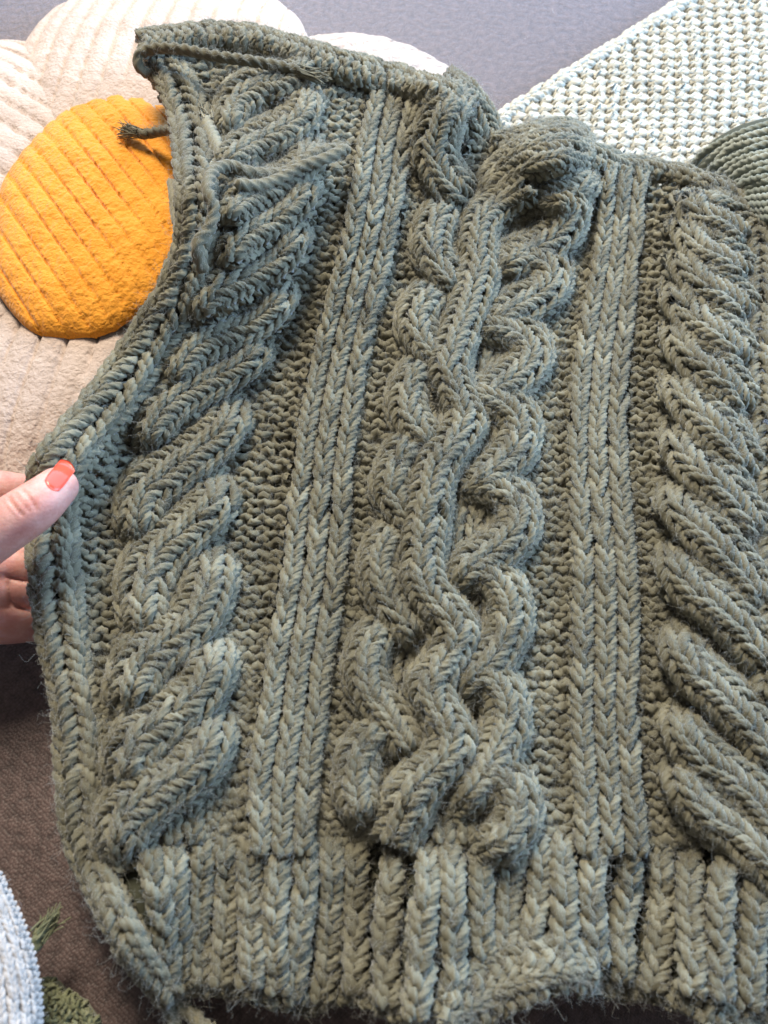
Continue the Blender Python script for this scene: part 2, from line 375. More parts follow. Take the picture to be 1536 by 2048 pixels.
# backing: darkened wool sheets that paint the shade in the gaps between stitches
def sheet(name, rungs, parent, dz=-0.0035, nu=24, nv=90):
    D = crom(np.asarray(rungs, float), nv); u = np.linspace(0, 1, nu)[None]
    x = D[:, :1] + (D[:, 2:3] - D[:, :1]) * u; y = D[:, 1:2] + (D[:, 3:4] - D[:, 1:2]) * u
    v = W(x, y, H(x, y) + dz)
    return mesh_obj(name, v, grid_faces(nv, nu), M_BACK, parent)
M_BACK = yarn_mat('sage_wool_shade', (0.05, 0.052, 0.036), (0.075, 0.077, 0.052), (0.10, 0.10, 0.07), 0.0)  # darker copy of the sage wool; gap shade is put into its colour

def purl_zone(rungs, ncol, name='purl_ground', **kw):
    b = Bag(); kw.setdefault('r', 0.00162); kw.setdefault('d', 0.9); kw.setdefault('A', 1.0); kw.setdefault('pk', 1.0); kw.setdefault('jit', 1.7); kw.setdefault('N', 14); kw.setdefault('lobes', 3)
    knit(b, rungs, ncol, 'p', lift=kw.pop('lift', 0.0028), **kw); o = b.build(name, M_SAGE, panel); sheet('fabric_back', rungs, o, -0.0045, 8, 50); return o

def row(*t): return [list(q) for q in t]
purl_zone([[222,1725,262,1725],[205,1600,265,1600],[200,1500,270,1500],[182,1400,275,1400],[162,1300,280,1300],[152,1200,280,1200],[145,1100,280,1100],[146,1010,290,1010],[160,945,310,945],[205,880,330,880],[250,835,350,835],[290,790,380,790],[325,735,400,735],[365,670,430,670],[400,600,450,600]], 4)
purl_zone([[395,1700,505,1700],[400,1600,497,1600],[405,1500,508,1500],[405,1400,524,1400],[405,1300,536,1300],[405,1200,556,1200],[405,1100,571,1100],[412,1000,581,1000],[420,900,594,900],[450,800,610,800],[490,700,632,700],[525,620,650,615],[548,520,676,510],[562,430,692,420],[585,330,708,320],[590,240,726,230],[595,170,740,165],[600,110,752,135]], 5)
purl_zone([[628,1700,752,1700],[632,1600,740,1600],[645,1500,750,1500],[657,1400,755,1400],[670,1300,760,1300],[687,1200,775,1200],[697,1100,785,1100],[703,1000,805,1000],[710,900,815,900],[722,800,835,800],[740,700,850,700],[762,600,862,600],[786,500,880,500],[806,400,880,400],[822,300,880,300],[842,200,890,200]], 4)
purl_zone([[1010,1705,1155,1705],[1005,1600,1153,1600],[1005,1500,1148,1500],[1005,1400,1145,1400],[1010,1300,1147,1300],[1010,1200,1148,1200],[1020,1100,1148,1100],[1025,1000,1143,1000],[1025,900,1138,900],[1030,800,1143,800],[1045,700,1153,700],[1080,600,1173,600],[1095,500,1190,500],[1100,420,1201,420]], 5)
purl_zone([[1290,1705,1365,1705],[1283,1600,1365,1600],[1278,1500,1360,1500],[1272,1400,1350,1400],[1276,1300,1350,1300],[1277,1200,1345,1200],[1269,1100,1345,1100],[1259,1000,1345,1000],[1252,900,1345,900],[1253,800,1350,800],[1260,700,1355,700],[1271,600,1365,600],[1281,500,1380,500],[1288,420,1420,420],[1297,350,1450,370]], 3)
# the wide reverse stocking stitch at the top left, between edge and first rib band
purl_zone([[420,470,600,420],[425,380,595,340],[425,300,600,260],[405,230,605,190],[370,170,610,130],[320,115,620,90]], 6)

# left rope cable
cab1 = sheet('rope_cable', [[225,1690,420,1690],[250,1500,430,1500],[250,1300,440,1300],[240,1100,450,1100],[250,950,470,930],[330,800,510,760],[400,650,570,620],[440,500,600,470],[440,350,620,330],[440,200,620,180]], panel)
LEFT = [
 ([(247,1700),(250,1640),(300,1592),(372,1545),(415,1492),(425,1440)], [46,52,46,44,42]),
 ([(262,1560),(276,1490),(334,1440),(392,1392),(422,1330),(428,1290)], [46,50,46,44,42]),
 ([(266,1410),(280,1340),(332,1292),(390,1240),(420,1165),(426,1110)], [46,54,48,46,44]),
 ([(296,1262),(290,1180),(322,1110),(380,1058),(430,1000),(434,965)], [40,54,48,44,40]),
 ([(285,1070),(287,995),(350,938),(415,890),(455,845),(462,810)], [40,50,47,44,38]),
 ([(300,890),(330,818),(390,776),(458,740),(505,705),(512,680)], [36,44,43,40,36]),
 ([(352,765),(380,708),(432,672),(505,645),(553,602),(560,575)], [34,42,41,38,34]),
 ([(404,640),(425,592),(478,560),(548,525),(582,480),(585,455)], [32,40,39,36,32]),
 ([(462,530),(478,484),(525,452),(575,422),(603,385),(606,365)], [30,37,36,34,30]),
 ([(462,440),(486,405),(535,382),(585,352),(612,312),(612,295)], [28,34,34,32,28]),
 ([(462,322),(500,292),(552,270),(598,238),(614,205),(612,190)], [28,34,35,32,28]),
 ([(462,252),(468,212),(510,180),(562,165),(605,140),(620,125)], [26,34,36,32,26])]
for pts, hw in [([(p[0][0] + 12, p[0][1] + 40)] + p + [(p[-1][0] + 3, p[-1][1] - 36)], h) for p, h in LEFT]: strand(cab1, 'cable_strand', pts, [q * 1.13 for q in [hw[0] * 0.9] + hw + [hw[-1] * 0.9]], mat=M_SAGE, dome=0.0105, up=0.0035, tuck=(0.011, 0.011), ease=0.19)

b = Bag(); knit(b, [[240,1690,410,1690],[262,1500,415,1500],[262,1300,425,1300],[255,1100,435,1100],[270,950,450,930],[345,800,495,760],[415,650,560,620],[455,500,590,470],[460,350,605,330],[460,215,605,190]], 4, 'k', 0.00165, 0, 0.0045, N=12, lobes=3); b.build('under_strand', M_SAGE, cab1)
# centre plait: leaves on the left, lobes on the right, a wavy strand riding over both
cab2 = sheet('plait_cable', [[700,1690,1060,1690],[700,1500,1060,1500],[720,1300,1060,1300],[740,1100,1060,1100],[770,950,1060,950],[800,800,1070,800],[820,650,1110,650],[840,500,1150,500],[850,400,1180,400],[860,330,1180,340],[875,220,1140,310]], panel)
LEAF = [[(735,1650),(716,1590),(718,1520),(758,1462),(785,1440)],
 [(842,1525),(785,1440),(742,1380),(733,1315),(768,1254),(792,1232)],
 [(845,1292),(806,1240),(775,1190),(760,1120),(785,1068),(806,1045)],
 [(838,1062),(806,1022),(787,985),(793,940),(816,893),(835,870)],
 [(876,902),(848,871),(822,834),(818,788),(841,738),(858,716)],
 [(896,740),(868,708),(842,676),(834,632),(862,590),(880,572)],
 [(925,588),(892,550),(869,518),(866,470),(889,420),(905,400)],
 [(950,408),(892,362),(868,308),(880,246),(914,200),(935,180)]]
for i, pts in enumerate(LEAF): strand(cab2, 'cable_strand', pts, [30, 38, 40, 38, 30] if i < 7 else [34, 44, 46, 42, 30], ncol=3, mat=M_SAGE, dome=0.0095, up=0.004, tuck=(0.010, 0.008), ease=0.16)
LOBE = [[(950,1712),(1012,1672),(1034,1620),(1010,1560),(975,1545)],
 [(905,1640),(955,1572),(992,1507),(1013,1437),(996,1372),(960,1352)],
 [(915,1420),(957,1350),(997,1300),(1020,1226),(996,1164),(960,1142)],
 [(905,1205),(942,1135),(996,1100),(1036,1048),(1024,998),(975,972)],
 [(918,1002),(980,950),(1026,902),(1038,852),(1012,812),(965,790)],
 [(945,832),(988,784),(1037,748),(1064,706),(1040,668),(985,655)],
 [(970,672),(1020,624),(1066,598),(1098,570),(1096,530),(1040,510)],
 [(985,560),(1040,515),(1090,490),(1130,450),(1135,405)]]
for i, pts in enumerate([p + [(p[-1][0] - 52, p[-1][1] + 2)] for p in LOBE]): strand(cab2, 'cable_strand', pts, [30, 39, 42, 41, 37, 32], ncol=3, mat=M_SAGE, dome=0.010, up=0.004, tuck=(0.008, 0.004))
WAVE = [(785,1690),(796,1625),(842,1568),(890,1525),(908,1478),(880,1422),(862,1378),(884,1332),(914,1258),(884,1205),(838,1150),(848,1080),(854,1010),(864,945),(908,902),(940,862),(920,826),(884,790),(888,750),(918,712),(950,672),(918,640),(905,612),(935,580),(958,540),(938,502),(936,468),(970,438),(1015,404),(1060,370)]
strand(cab2, 'cable_strand', WAVE, [50, 48, 48, 47, 46, 45, 44, 43, 42, 41, 40, 39, 38, 37], ncol=3, mat=M_SAGE, dome=0.0105, up=0.006, tuck=(0.006, 0.002), ease=0.08, pk=0.95)
b = Bag(); knit(b, [[765,1690,1010,1690],[755,1400,1000,1400],[765,1300,1000,1300],[790,1200,1010,1200],[820,1000,1010,1000],[880,800,1040,800],[900,640,1060,640],[900,500,1090,500],[910,420,1100,420]], 5, 'k', 0.00165, 0, 0.0055, N=12, lobes=3); b.build('under_strand', M_SAGE, cab2)
# the folded top of the plait
strand(cab2, 'cable_strand', [(1000,330),(972,290),(945,235),(912,190),(880,165)], [36, 42, 40, 34], ncol=3, mat=M_SAGE, dome=0.008, up=-0.004)
strand(cab2, 'cable_strand', [(985,470),(1030,420),(1085,390),(1150,372),(1195,330)], [40, 46, 48, 44, 30], ncol=4, mat=M_SAGE, dome=0.009, up=-0.001)
strand(cab2, 'cable_strand', [(960,420),(1010,355),(1065,318),(1130,300),(1180,312)], [30, 42, 44, 44, 34], ncol=4, mat=M_SAGE, dome=0.010, up=0.004)
strand(cab2, 'cable_strand', [(985,320),(1030,290),(1080,278),(1130,272),(1165,285)], [22, 26, 28, 30, 24], ncol=3, mat=M_SAGE, dome=0.007, up=0.000)

purl_zone([[890,440,1010,440],[905,380,1020,380],[920,330,1030,330],[930,280,1010,285]], 4)
# right rope cable, leaning the other way
cab3 = sheet('rope_cable', [[1320,1690,1560,1690],[1320,1500,1560,1500],[1320,1300,1545,1300],[1320,1100,1530,1100],[1320,900,1515,900],[1330,750,1500,750],[1340,600,1495,600],[1350,450,1500,450],[1380,370,1480,400]], panel)
b = Bag(); knit(b, [[1345,1690,1550,1690],[1345,1500,1550,1500],[1345,1300,1535,1300],[1345,1100,1520,1100],[1345,900,1505,900],[1355,750,1490,750],[1365,600,1485,600],[1380,450,1490,450]], 4, 'k', 0.00165, 0, 0.0045, N=12, lobes=3); b.build('under_strand', M_SAGE, cab3)
cab3['label'] = 'rope cable lit pale blue along the right-hand fold'
RIGHT = [
 [(1600,1830),(1545,1730),(1470,1660),(1405,1615),(1372,1565),(1365,1520)],
 [(1590,1720),(1540,1640),(1470,1560),(1402,1512),(1370,1470),(1362,1425)],
 [(1570,1560),(1520,1480),(1450,1398),(1392,1350),(1364,1305),(1358,1262)],
 [(1550,1370),(1512,1295),(1440,1220),(1384,1175),(1358,1135),(1352,1100)],
 [(1535,1235),(1500,1172),(1436,1095),(1384,1048),(1358,1012),(1352,978)],
 [(1525,1095),(1492,1038),(1440,975),(1390,930),(1364,895),(1358,862)],
 [(1508,975),(1480,920),(1438,865),(1394,822),(1368,785),(1362,755)],
 [(1496,840),(1468,785),(1428,745),(1388,716),(1364,682),(1358,655)],
 [(1494,748),(1470,702),(1436,668),(1396,640),(1368,604),(1360,578)],
 [(1498,655),(1478,612),(1450,590),(1408,566),(1380,530),(1372,508)],
 [(1502,570),(1472,535),(1440,516),(1406,498),(1384,468),(1378,448)],
 [(1500,490),(1470,458),(1440,440),(1408,428),(1390,400)]]
for pts in [p + [(p[-1][0] + 2, p[-1][1] - 30)] for p in RIGHT]: strand(cab3, 'cable_strand', pts, [38, 48, 50, 50, 49, 44, 38], ncol=3, mat=M_SAGE, dome=0.0105, up=0.0035, tuck=(0.009, 0.011), ease=0.19)
b = Bag(); knit(b, [[1500,1400,1600,1400],[1512,1200,1610,1200],[1515,1000,1610,1000],[1505,850,1600,850],[1492,720,1590,720],[1498,600,1590,600],[1495,500,1590,480],[1480,440,1580,420]], 3, 'k', 0.0017, 0.009, 0.005); 
b.build('folded_edge', M_SAGE, panel)

# rib bands: three wales each
def wales(parent, rungs, n, gap=0.06, name='wale', dome=0.0022, lift=0.0015, r=0.0016, **kw):
    rungs = np.asarray(rungs, float)
    for i in range(n):
        a0 = (i + gap / 2) / n; a1 = (i + 1 - gap / 2) / n
        q = np.concatenate([rungs[:, :2] + (rungs[:, 2:] - rungs[:, :2]) * a0, rungs[:, :2] + (rungs[:, 2:] - rungs[:, :2]) * a1], 1)
        bb = Bag(); knit(bb, q, 1, 'k', r, dome, lift, phase=rng.random(), **kw); bb.build(name, M_SAGE, parent)
for lad in (LAD1, LAD2):
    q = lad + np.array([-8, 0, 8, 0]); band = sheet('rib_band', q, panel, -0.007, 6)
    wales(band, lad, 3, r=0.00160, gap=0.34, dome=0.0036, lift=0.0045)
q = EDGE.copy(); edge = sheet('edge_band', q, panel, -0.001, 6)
bb = Bag(); knit(bb, EDGE, 2, 'k', 0.00195, 0.0055, 0.001, pk=1.0, spread=1.1); bb.build('selvedge', M_SAGE, edge)

# hem: knit one, purl one
hem = sheet('hem', [[300,1960,1600,1960],[265,1850,1600,1850],[235,1760,1590,1760],[225,1670,1590,1670]], panel, -0.0012, 60, 20)
RIB = [(298,340,1690,1965),(348,368,1655,1975),(402,408,1650,1965),(450,450,1660,1975),(503,500,1665,1975),(557,555,1660,1990),(612,592,1655,2010),(668,648,1655,2005),(722,705,1655,1990),(786,772,1670,2010),
 (850,838,1670,2040),(908,900,1668,2010),(968,962,1668,1915),(1026,1018,1668,1905),(1078,1068,1668,1900),(1128,1122,1668,1900),(1192,1182,1668,1930),(1258,1244,1668,1965),(1326,1312,1668,1985),(1388,1378,1660,1990),(1450,1440,1660,2000),(1512,1502,1680,2020),(1572,1565,1680,2030)]
for i, (xt, xb, yt, yb) in enumerate(RIB):
    yt += rng.uniform(-28, 14)
    n = 7; t = np.linspace(0, 1, n); y = yb + (yt - yb) * t
    x = xb + (xt - xb) * t + 5.5 * np.sin(t * 5 + i * 1.7)
    hw = 17.5 + 1.5 * np.sin(i * 2.1)
    bb = Bag(); knit(bb, np.stack([x - hw, y, x + hw, y], 1), 1, 'k', 0.0018, 0.0038, lambda q: 0.0028 - 0.005 * sstep(0.75, 1, q), phase=rng.random()); bb.build('rib', M_SAGE, hem)
    if i + 1 < len(RIB):
        x2 = (xb + RIB[i + 1][1]) / 2 + ((xt + RIB[i + 1][0]) / 2 - (xb + RIB[i + 1][1]) / 2) * t
        bb = Bag(); knit(bb, np.stack([x2 - 15, y, x2 + 15, y], 1), 1, 'p', 0.0015, 0, -0.0035, N=12, lobes=3, phase=rng.random()); bb.build('purl_furrow', M_SAGE, hem)
# cast-on edge along the bottom
def bumps(parent, name, lo, up, ncol, kind='p', r=0.0016, lift=0.002, dome=0.0, **kw):
    n = 12; lo = crom(lo, n); up = crom(up, n)
    rows_ = [np.r_[l, u] for l, u in zip(lo, up)]
    bb = Bag(); knit(bb, np.array(rows_), ncol, kind, r, dome, lift, jit=2.2, **kw); return bb.build(name, M_SAGE, parent)
bumps(hem, 'cast_on_edge', [(330,1995),(420,1990),(500,2000),(570,2020),(610,2030),(660,2012),(720,2010),(790,2042),(860,2060)], [(325,1950),(420,1948),(500,1955),(570,1975),(610,1985),(660,1970),(720,1965),(790,1990),(860,2010)], 2)
cu = bumps(hem, 'cast_on_edge', [(870,2075),(950,2038),(1010,2015),(1072,1990),(1140,1965),(1185,1985)], [(880,1985),(950,1928),(1010,1900),(1072,1888),(1140,1888),(1190,1925)], 4, 'pk', lift=0.004, dome=0.0035)
cu['label'] = 'cast-on edge curled up and catching pale blue light'
bumps(hem, 'cast_on_edge', [(1170,1985),(1243,2000),(1290,2002),(1333,2012),(1375,2022),(1410,2060),(1480,2075),(1600,2080)], [(1160,1925),(1243,1945),(1290,1955),(1333,1965),(1375,1975),(1420,2000),(1480,2010),(1600,2015)], 2, lift=0.001)
# cast-off edge along the top
bumps(panel, 'cast_off_edge', [(285,110),(360,98),(440,95),(520,105),(600,128),(680,160),(760,180),(850,205),(925,232)], [(272,72),(350,60),(440,52),(520,64),(600,85),(680,108),(760,128),(850,155),(920,178)], 3, 'ppk', 0.0019, lift=0.006, dome=0.006)
bumps(panel, 'cast_off_edge', [(980,310),(1050,300),(1130,300),(1200,340),(1290,350),(1390,372),(1450,400),(1500,470)], [(985,270),(1040,258),(1130,248),(1205,300),(1290,322),(1395,345),(1465,372),(1530,440)], 2, 'pk', 0.0017, lift=0.004, dome=0.004)

# loose tails of yarn
M_TAIL = yarn_mat('sage_wool_tail', (0.10, 0.092, 0.064), (0.185, 0.17, 0.12), (0.29, 0.272, 0.20))
def tail(name, pts, parent, r=0.0021, lift=0.006, fray=True, mat=None, fz='panel', hs=None, fl=0.009):
    n = max(20, int(len(pts) * 14)); c = crom([(p[0], p[1]) for p in pts], n)
    hh = H(c[:, 0], c[:, 1]) + (np.interp(np.linspace(0, 1, n), np.linspace(0, 1, len(hs)), hs) if hs is not None else lift)
    pos = W(c[:, 0], c[:, 1], hh)[None]; nr_ = np.broadcast_to(np.array([0, -0.3, 1.0]), pos.shape)
    bb = Bag(); rad = r * np.ones((1, n)); rad[0, :2] *= [0.1, 0.75]
    if not fray: rad[0, -2:] *= [0.75, 0.08]
    yarn(bb, pos, nr_, rad, 3, 1 / 0.0150, 0.32, fuzz=fz, fuzz_keep=1.0)
    o = bb.build(name, mat or M_TAIL, parent)
    if fray:
        bb = Bag(); e = pos[0, -1]; dr = pos[0, -1] - pos[0, -3]; dr /= np.linalg.norm(dr)
        nf = 60; m = 7; base = e + rng.standard_normal((nf, 3)) * r * 0.45
        spread = dr + rng.standard_normal((nf, 3)) * 0.11
        tt = np.linspace(-0.25, 1, m)[None, :, None]
        pp = base[:, None] + spread[:, None] * tt * fl + rng.standard_normal((nf, 1, 3)) * tt ** 2 * 0.0012
        yarn(bb, pp, np.broadcast_to(np.array([0.1, -0.3, 1.0]), pp.shape), np.linspace(1, 0.5, m)[None] * r * 0.15, 3, 60, 0.1)
        bb.build('frayed_end', mat or M_TAIL, o)
    return o
tail('yarn_tail', [(300,150),(278,135),(280,110),(305,98),(360,98),(430,112),(500,122),(570,135),(610,145)], panel, 0.0026, hs=[0.004,0.012,0.017,0.019,0.020,0.020,0.018,0.016])
tail('yarn_tail', [(690,298),(650,318),(600,335),(560,358),(510,372),(470,368)], panel, 0.0026, lift=0.0165, fray=False)
tail('yarn_tail', [(700,300),(655,300),(600,325),(570,345),(500,345),(455,332),(425,345),(415,378),(428,420),(420,455),(395,490),(402,530),(410,545)], panel, 0.0026, lift=0.0150, fray=False)
tail('yarn_tail', [(450,325),(438,300),(424,270),(412,240)], panel, 0.0032, lift=0.009)
tail('yarn_tail', [(352,258),(320,262),(290,268),(272,266)], panel, 0.0024, hs=[0.0, -0.007, -0.013, -0.015])
tail('yarn_tail', [(368,470),(354,440),(350,410),(346,375),(343,362)], panel, 0.0023, hs=[-0.003, -0.011, -0.014], fray=False)
tail('yarn_tail', [(330,1960),(345,1995),(375,2020),(400,2045),(425,2075)], panel, 0.0024, lift=0.002)
tail('yarn_tail', [(322,1960),(335,2000),(345,2035),(350,2080)], panel, 0.0024, lift=0.002)
tail('yarn_tail', [(235,1888),(255,1905),(280,1925),(310,1950)], panel, 0.0026, lift=0.004, fray=False)

# ------------------------------------------------------------------ flower cushion
def vnoise(p, sc, seed=0):
    q = p * sc; i = np.floor(q).astype(np.int64); f = q - i; f = f * f * (3 - 2 * f)
    def hsh(a, b): 
        n = (a * 374761393 + b * 668265263 + seed * 1442695041) & 0x7fffffff
        n = ((n ^ (n >> 13)) * 1274126177) & 0x7fffffff
        return ((n ^ (n >> 16)) & 0xffff) / 65535.0
    a = hsh(i[..., 0], i[..., 1]); b = hsh(i[..., 0] + 1, i[..., 1]); c = hsh(i[..., 0], i[..., 1] + 1); d = hsh(i[..., 0] + 1, i[..., 1] + 1)
    return (a * (1 - f[..., 0]) + b * f[..., 0]) * (1 - f[..., 1]) + (c * (1 - f[..., 0]) + d * f[..., 0]) * f[..., 1]
def fleece_z(xy): return 0.0006 * (vnoise(xy, 480, 1) - 0.5) + 0.0005 * (vnoise(xy, 170, 2) - 0.5) + 0.0010 * (vnoise(xy, 60, 3) - 0.5)

cushion = thing('flower_cushion', 'cream fleece daisy cushion with a round orange centre', 'cushion')
FC = W(195, 432, 0.03)
FUZZC = []
def petal(ang, length, width, T, groove=0.0118, bend=0.0, nu=150, nv=150):
    u = np.linspace(-1, 1, nu)[None]; v = np.linspace(0, 1, nv)[:, None]
    wv = width * (0.62 + 0.38 * sstep(0.1, 0.6, v)) * np.sqrt(np.clip(1 - np.clip((v - 0.62) / 0.38, 0, 1) ** 2.6, 0.0, 1))
    wv = np.maximum(wv, 0.002)
    th = u * np.pi / 2 * 0.995
    lat = np.sin(th) * wv; lon = v * length + 0 * u
    puff = (np.cos(th) ** 0.62) * np.sqrt(np.clip(1 - np.clip((v - 0.55) / 0.45, 0, 1) ** 2.4, 0, 1)) * (0.72 + 0.28 * np.sin(np.pi * np.clip(v, 0, 1)))
    g = np.abs(((lat / groove + 40.5) % 1) - 0.5) * 2         # 1 on a seam
    seam = np.exp(-((1 - g) / 0.085) ** 2)
    z = 0.002 + T * puff - 0.0025 * seam + 0.00035 * np.cos((1 - g) * np.pi) * -1
    lat2 = lat + bend * (lon / length) ** 2
    ca, sa = math.cos(ang), math.sin(ang)
    x = FC[0] + lon * ca - lat2 * -sa * -1; y = FC[1] + lon * sa + lat2 * ca
    xy = np.stack(np.broadcast_arrays(x, y), -1)
    z = z + fleece_z(xy) * (1 - 0.5 * seam)
    # gathers beside the seams
    z = z + 0.00025 * np.sin(lon * 700 + 3 * vnoise(xy, 90, 5)) * np.exp(-((1 - g) / 0.3) ** 2)
    V = np.concatenate([xy, z[..., None]], -1)
    o = mesh_obj('petal', V, grid_faces(nv, nu)[:, ::-1] if False else grid_faces(nv, nu), M_CREAM, cushion)
    FUZZC.append(V[seam[0] < 0.15 if seam.shape[0] == 1 else seam < 0.15].reshape(-1, 3)); return o
def ang_to(px, py):
    q = W(px, py, 0.02) - FC; return math.atan2(q[1], q[0]), math.hypot(q[0], q[1])
for (px, py, wdt, T, bend) in [(372, -75, 0.083, 0.034, 0), (935, 105, 0.078, 0.030, -0.0), (-330, 150, 0.09, 0.032, 0), (-10, 1040, 0.066, 0.026, 0), (-420, 660, 0.066, 0.028, 0)]:
    a_, l_ = ang_to(px, py); petal(a_, l_, wdt, T, bend=bend)
# orange disc
n = 150
rr = np.linspace(0, 1, n)[:, None]; tt = np.linspace(0, 2 * np.pi, 240, endpoint=False)[None]
c0 = W(195, 432, 0.030); ex = W(408, 432, 0.03)[0] - c0[0]; ey = (W(195, 174, 0.034)[1] - W(195, 680, 0.028)[1]) / 2; c0[1] = (W(195, 174, 0.034)[1] + W(195, 680, 0.028)[1]) / 2
x = c0[0] + ex * rr * np.cos(tt) * (1 + 0.012 * np.sin(tt * 7)); y = c0[1] + ey * rr * np.sin(tt) * (1 + 0.012 * np.sin(tt * 9))
dirx = W(330, 560, 0.04) - W(230, 430, 0.04); dirx /= np.linalg.norm(dirx)
q = (x - c0[0]) * -dirx[1] + (y - c0[1]) * dirx[0]; ln = (x - c0[0]) * dirx[0] + (y - c0[1]) * dirx[1]
g = np.abs(((q / 0.0088 + 40.2) % 1) - 0.5) * 2; seam = np.exp(-((1 - g) / 0.10) ** 2)
xy = np.stack([x, y], -1)
z = 0.0280 + 0.012 * np.sqrt(np.clip(1 - rr ** 3.2, 0, 1)) - 0.0015 * seam - 0.00015 * np.cos((1 - g) * np.pi) + fleece_z(xy) + 0.00025 * np.sin(ln * 750 + 4 * vnoise(xy, 80, 8)) * np.exp(-((1 - g) / 0.35) ** 2)
V = np.concatenate([xy, z[..., None]], -1)
mesh_obj('cushion_centre', V, grid_faces(n, 240, True), M_ORANGE, cushion)
VO = V[(seam < 0.15) & (rng.random(seam.shape) < rr)].reshape(-1, 3)

# ------------------------------------------------------------------ white blanket and skein
blanket = thing('crochet_blanket', 'off-white moss stitch blanket lying flat behind the knitting', 'blanket')
bb = Bag()
Hs = H
H = lambda x, y: 0.006 + 0 * np.asarray(x, float)
# rows run along the blanket's left edge
e0, e1 = np.array([930., 283.]), np.array([1440., -38.])
far0, far1 = np.array([1330., 620.]), np.array([1960., 190.])
knit(bb, [np.r_[e0 + (e1 - e0) * t, far0 + (far1 - far0) * t] for t in np.linspace(0, 1, 8)], 34, lambda nr, nc: np.where((np.arange(nr)[:, None] + np.arange(nc)[None]) % 2 == 0, 1.0, -1.0), 0.0027, 0, 0.0, pk=0.98, N=10, lobes=3, fuzz=None, A=1.0, d=0.65, jit=1.2)
bb.build('moss_stitch', M_WHITE, blanket)
bb = Bag(); dn = np.array([-5., -8.]); knit(bb, [np.r_[e0 + (e1 - e0) * t + dn, e0 + (e1 - e0) * t - dn * 1.0] for t in np.linspace(0, 1, 6)], 1, 'k', 0.0021, 0.001, 0.001, fuzz=None, lobes=3, pk=0.9); bb.build('border', M_WHITE, blanket)
q = np.array([np.r_[e0 + (e1 - e0) * t, far0 + (far1 - far0) * t] for t in np.linspace(0, 1, 8)])
M_WBACK = yarn_mat('white_cotton_inner', (0.46, 0.44, 0.37), (0.52, 0.50, 0.42), (0.58, 0.56, 0.48), 0)
D = crom(q, 20); u = np.linspace(0, 1, 20)[None]
mesh_obj('underside', W(D[:, :1] + (D[:, 2:3] - D[:, :1]) * u, D[:, 1:2] + (D[:, 3:] - D[:, 1:2]) * u, 0.0035), grid_faces(20, 20), M_WBACK, blanket)
H = Hs

skein = thing('yarn_skein', 'wound skein of sage green yarn at the right edge', 'yarn')
def skein_strand(pts, hs, r=0.0016):
    n = 60; pts = np.array(pts, float) + rng.normal(0, 3.2, (len(pts), 2)); c = crom(pts, n); h = np.interp(np.linspace(0, 1, n), np.linspace(0, 1, len(hs)), hs)
    pos = W(c[:, 0], c[:, 1], h)[None]; bb = Bag()
    yarn(bb, pos, np.broadcast_to(np.array([0, -0.4, 1.0]), pos.shape), r, 3, 1 / 0.011, 0.26); bb.build('yarn_strand', M_SKEIN, skein)
for k in range(15):
    y0 = k * 13.0; w_ = k / 14
    skein_strand([(1372 + 9 * k, 362 + 9 * k), (1410 + 6 * k, 312 + 10 * k), (1460 + 3 * k, 275 + 11.5 * k), (1530, 250 + 13 * k), (1640, 232 + 15 * k)], [0.004, 0.022 + 0.006 * w_, 0.034 + 0.006 * w_, 0.040 + 0.004 * w_, 0.03], 0.0021)
for k in range(7):
    skein_strand([(1430, 425 + 11 * k), (1490, 408 + 11 * k), (1560, 400 + 12 * k), (1650, 405 + 14 * k)], [0.012, 0.028, 0.034, 0.02], 0.0021)
n1, n2 = 24, 16
uu = np.linspace(0, 2 * np.pi, n1, endpoint=False)[None]; vv = np.linspace(0.02, np.pi / 2, n2)[:, None]
cc = W(1570, 400, 0.0); 
V = np.stack([cc[0] + 0.052 * np.sin(vv) * np.cos(uu), cc[1] + 0.05 * np.sin(vv) * np.sin(uu), 0.032 * np.cos(vv) + 0 * uu], -1)
mesh_obj('skein_core', V, grid_faces(n2, n1, True), M_BACK, skein)

# ------------------------------------------------------------------ white knitted sleeve, olive mat at the lower left
sleeve = thing('knitted_sleeve', 'white fine-ribbed knitted garment in the bottom left corner', 'garment')
bb = Bag(); Hs = H; H = lambda x, y: 0.03 + 0 * np.asarray(x, float)
SLV = [[-150,2110,84,2110],[-150,2048,78,2048],[-150,1980,74,1980],[-150,1920,64,1920],[-150,1860,45,1860],[-150,1800,20,1800],[-150,1740,-10,1740],[-150,1690,-40,1690]]
SLV = np.array(SLV, float); SLV[:, 0] = SLV[:, 2] - 210
for i in range(11):
    q = np.concatenate([SLV[:, :2] + (SLV[:, 2:] - SLV[:, :2]) * (i / 11), SLV[:, :2] + (SLV[:, 2:] - SLV[:, :2]) * ((i + 1) / 11)], 1)
a0 = Bag(); knit(a0, SLV, 11, 'k', 0.00082, 0.02, 0, pk=0.52, N=12, fuzz='sleeve', lobes=3, keep=0.5); a0.build('ribbing', M_KNITWHITE, sleeve)
D = crom(SLV, 30); u = np.linspace(0, 1, 20)[None]; th = np.pi / 2 * (2 * u - 1) * 0.97
x = D[:, :1] + (D[:, 2:3] - D[:, :1]) * (0.5 + 0.495 * np.sin(th)); y = D[:, 1:2] + 0 * u
mesh_obj('lining', W(x, y, 0.0285 + 0.02 * np.cos(th)), grid_faces(30, 20), M_KNITWHITE, sleeve)
H = Hs

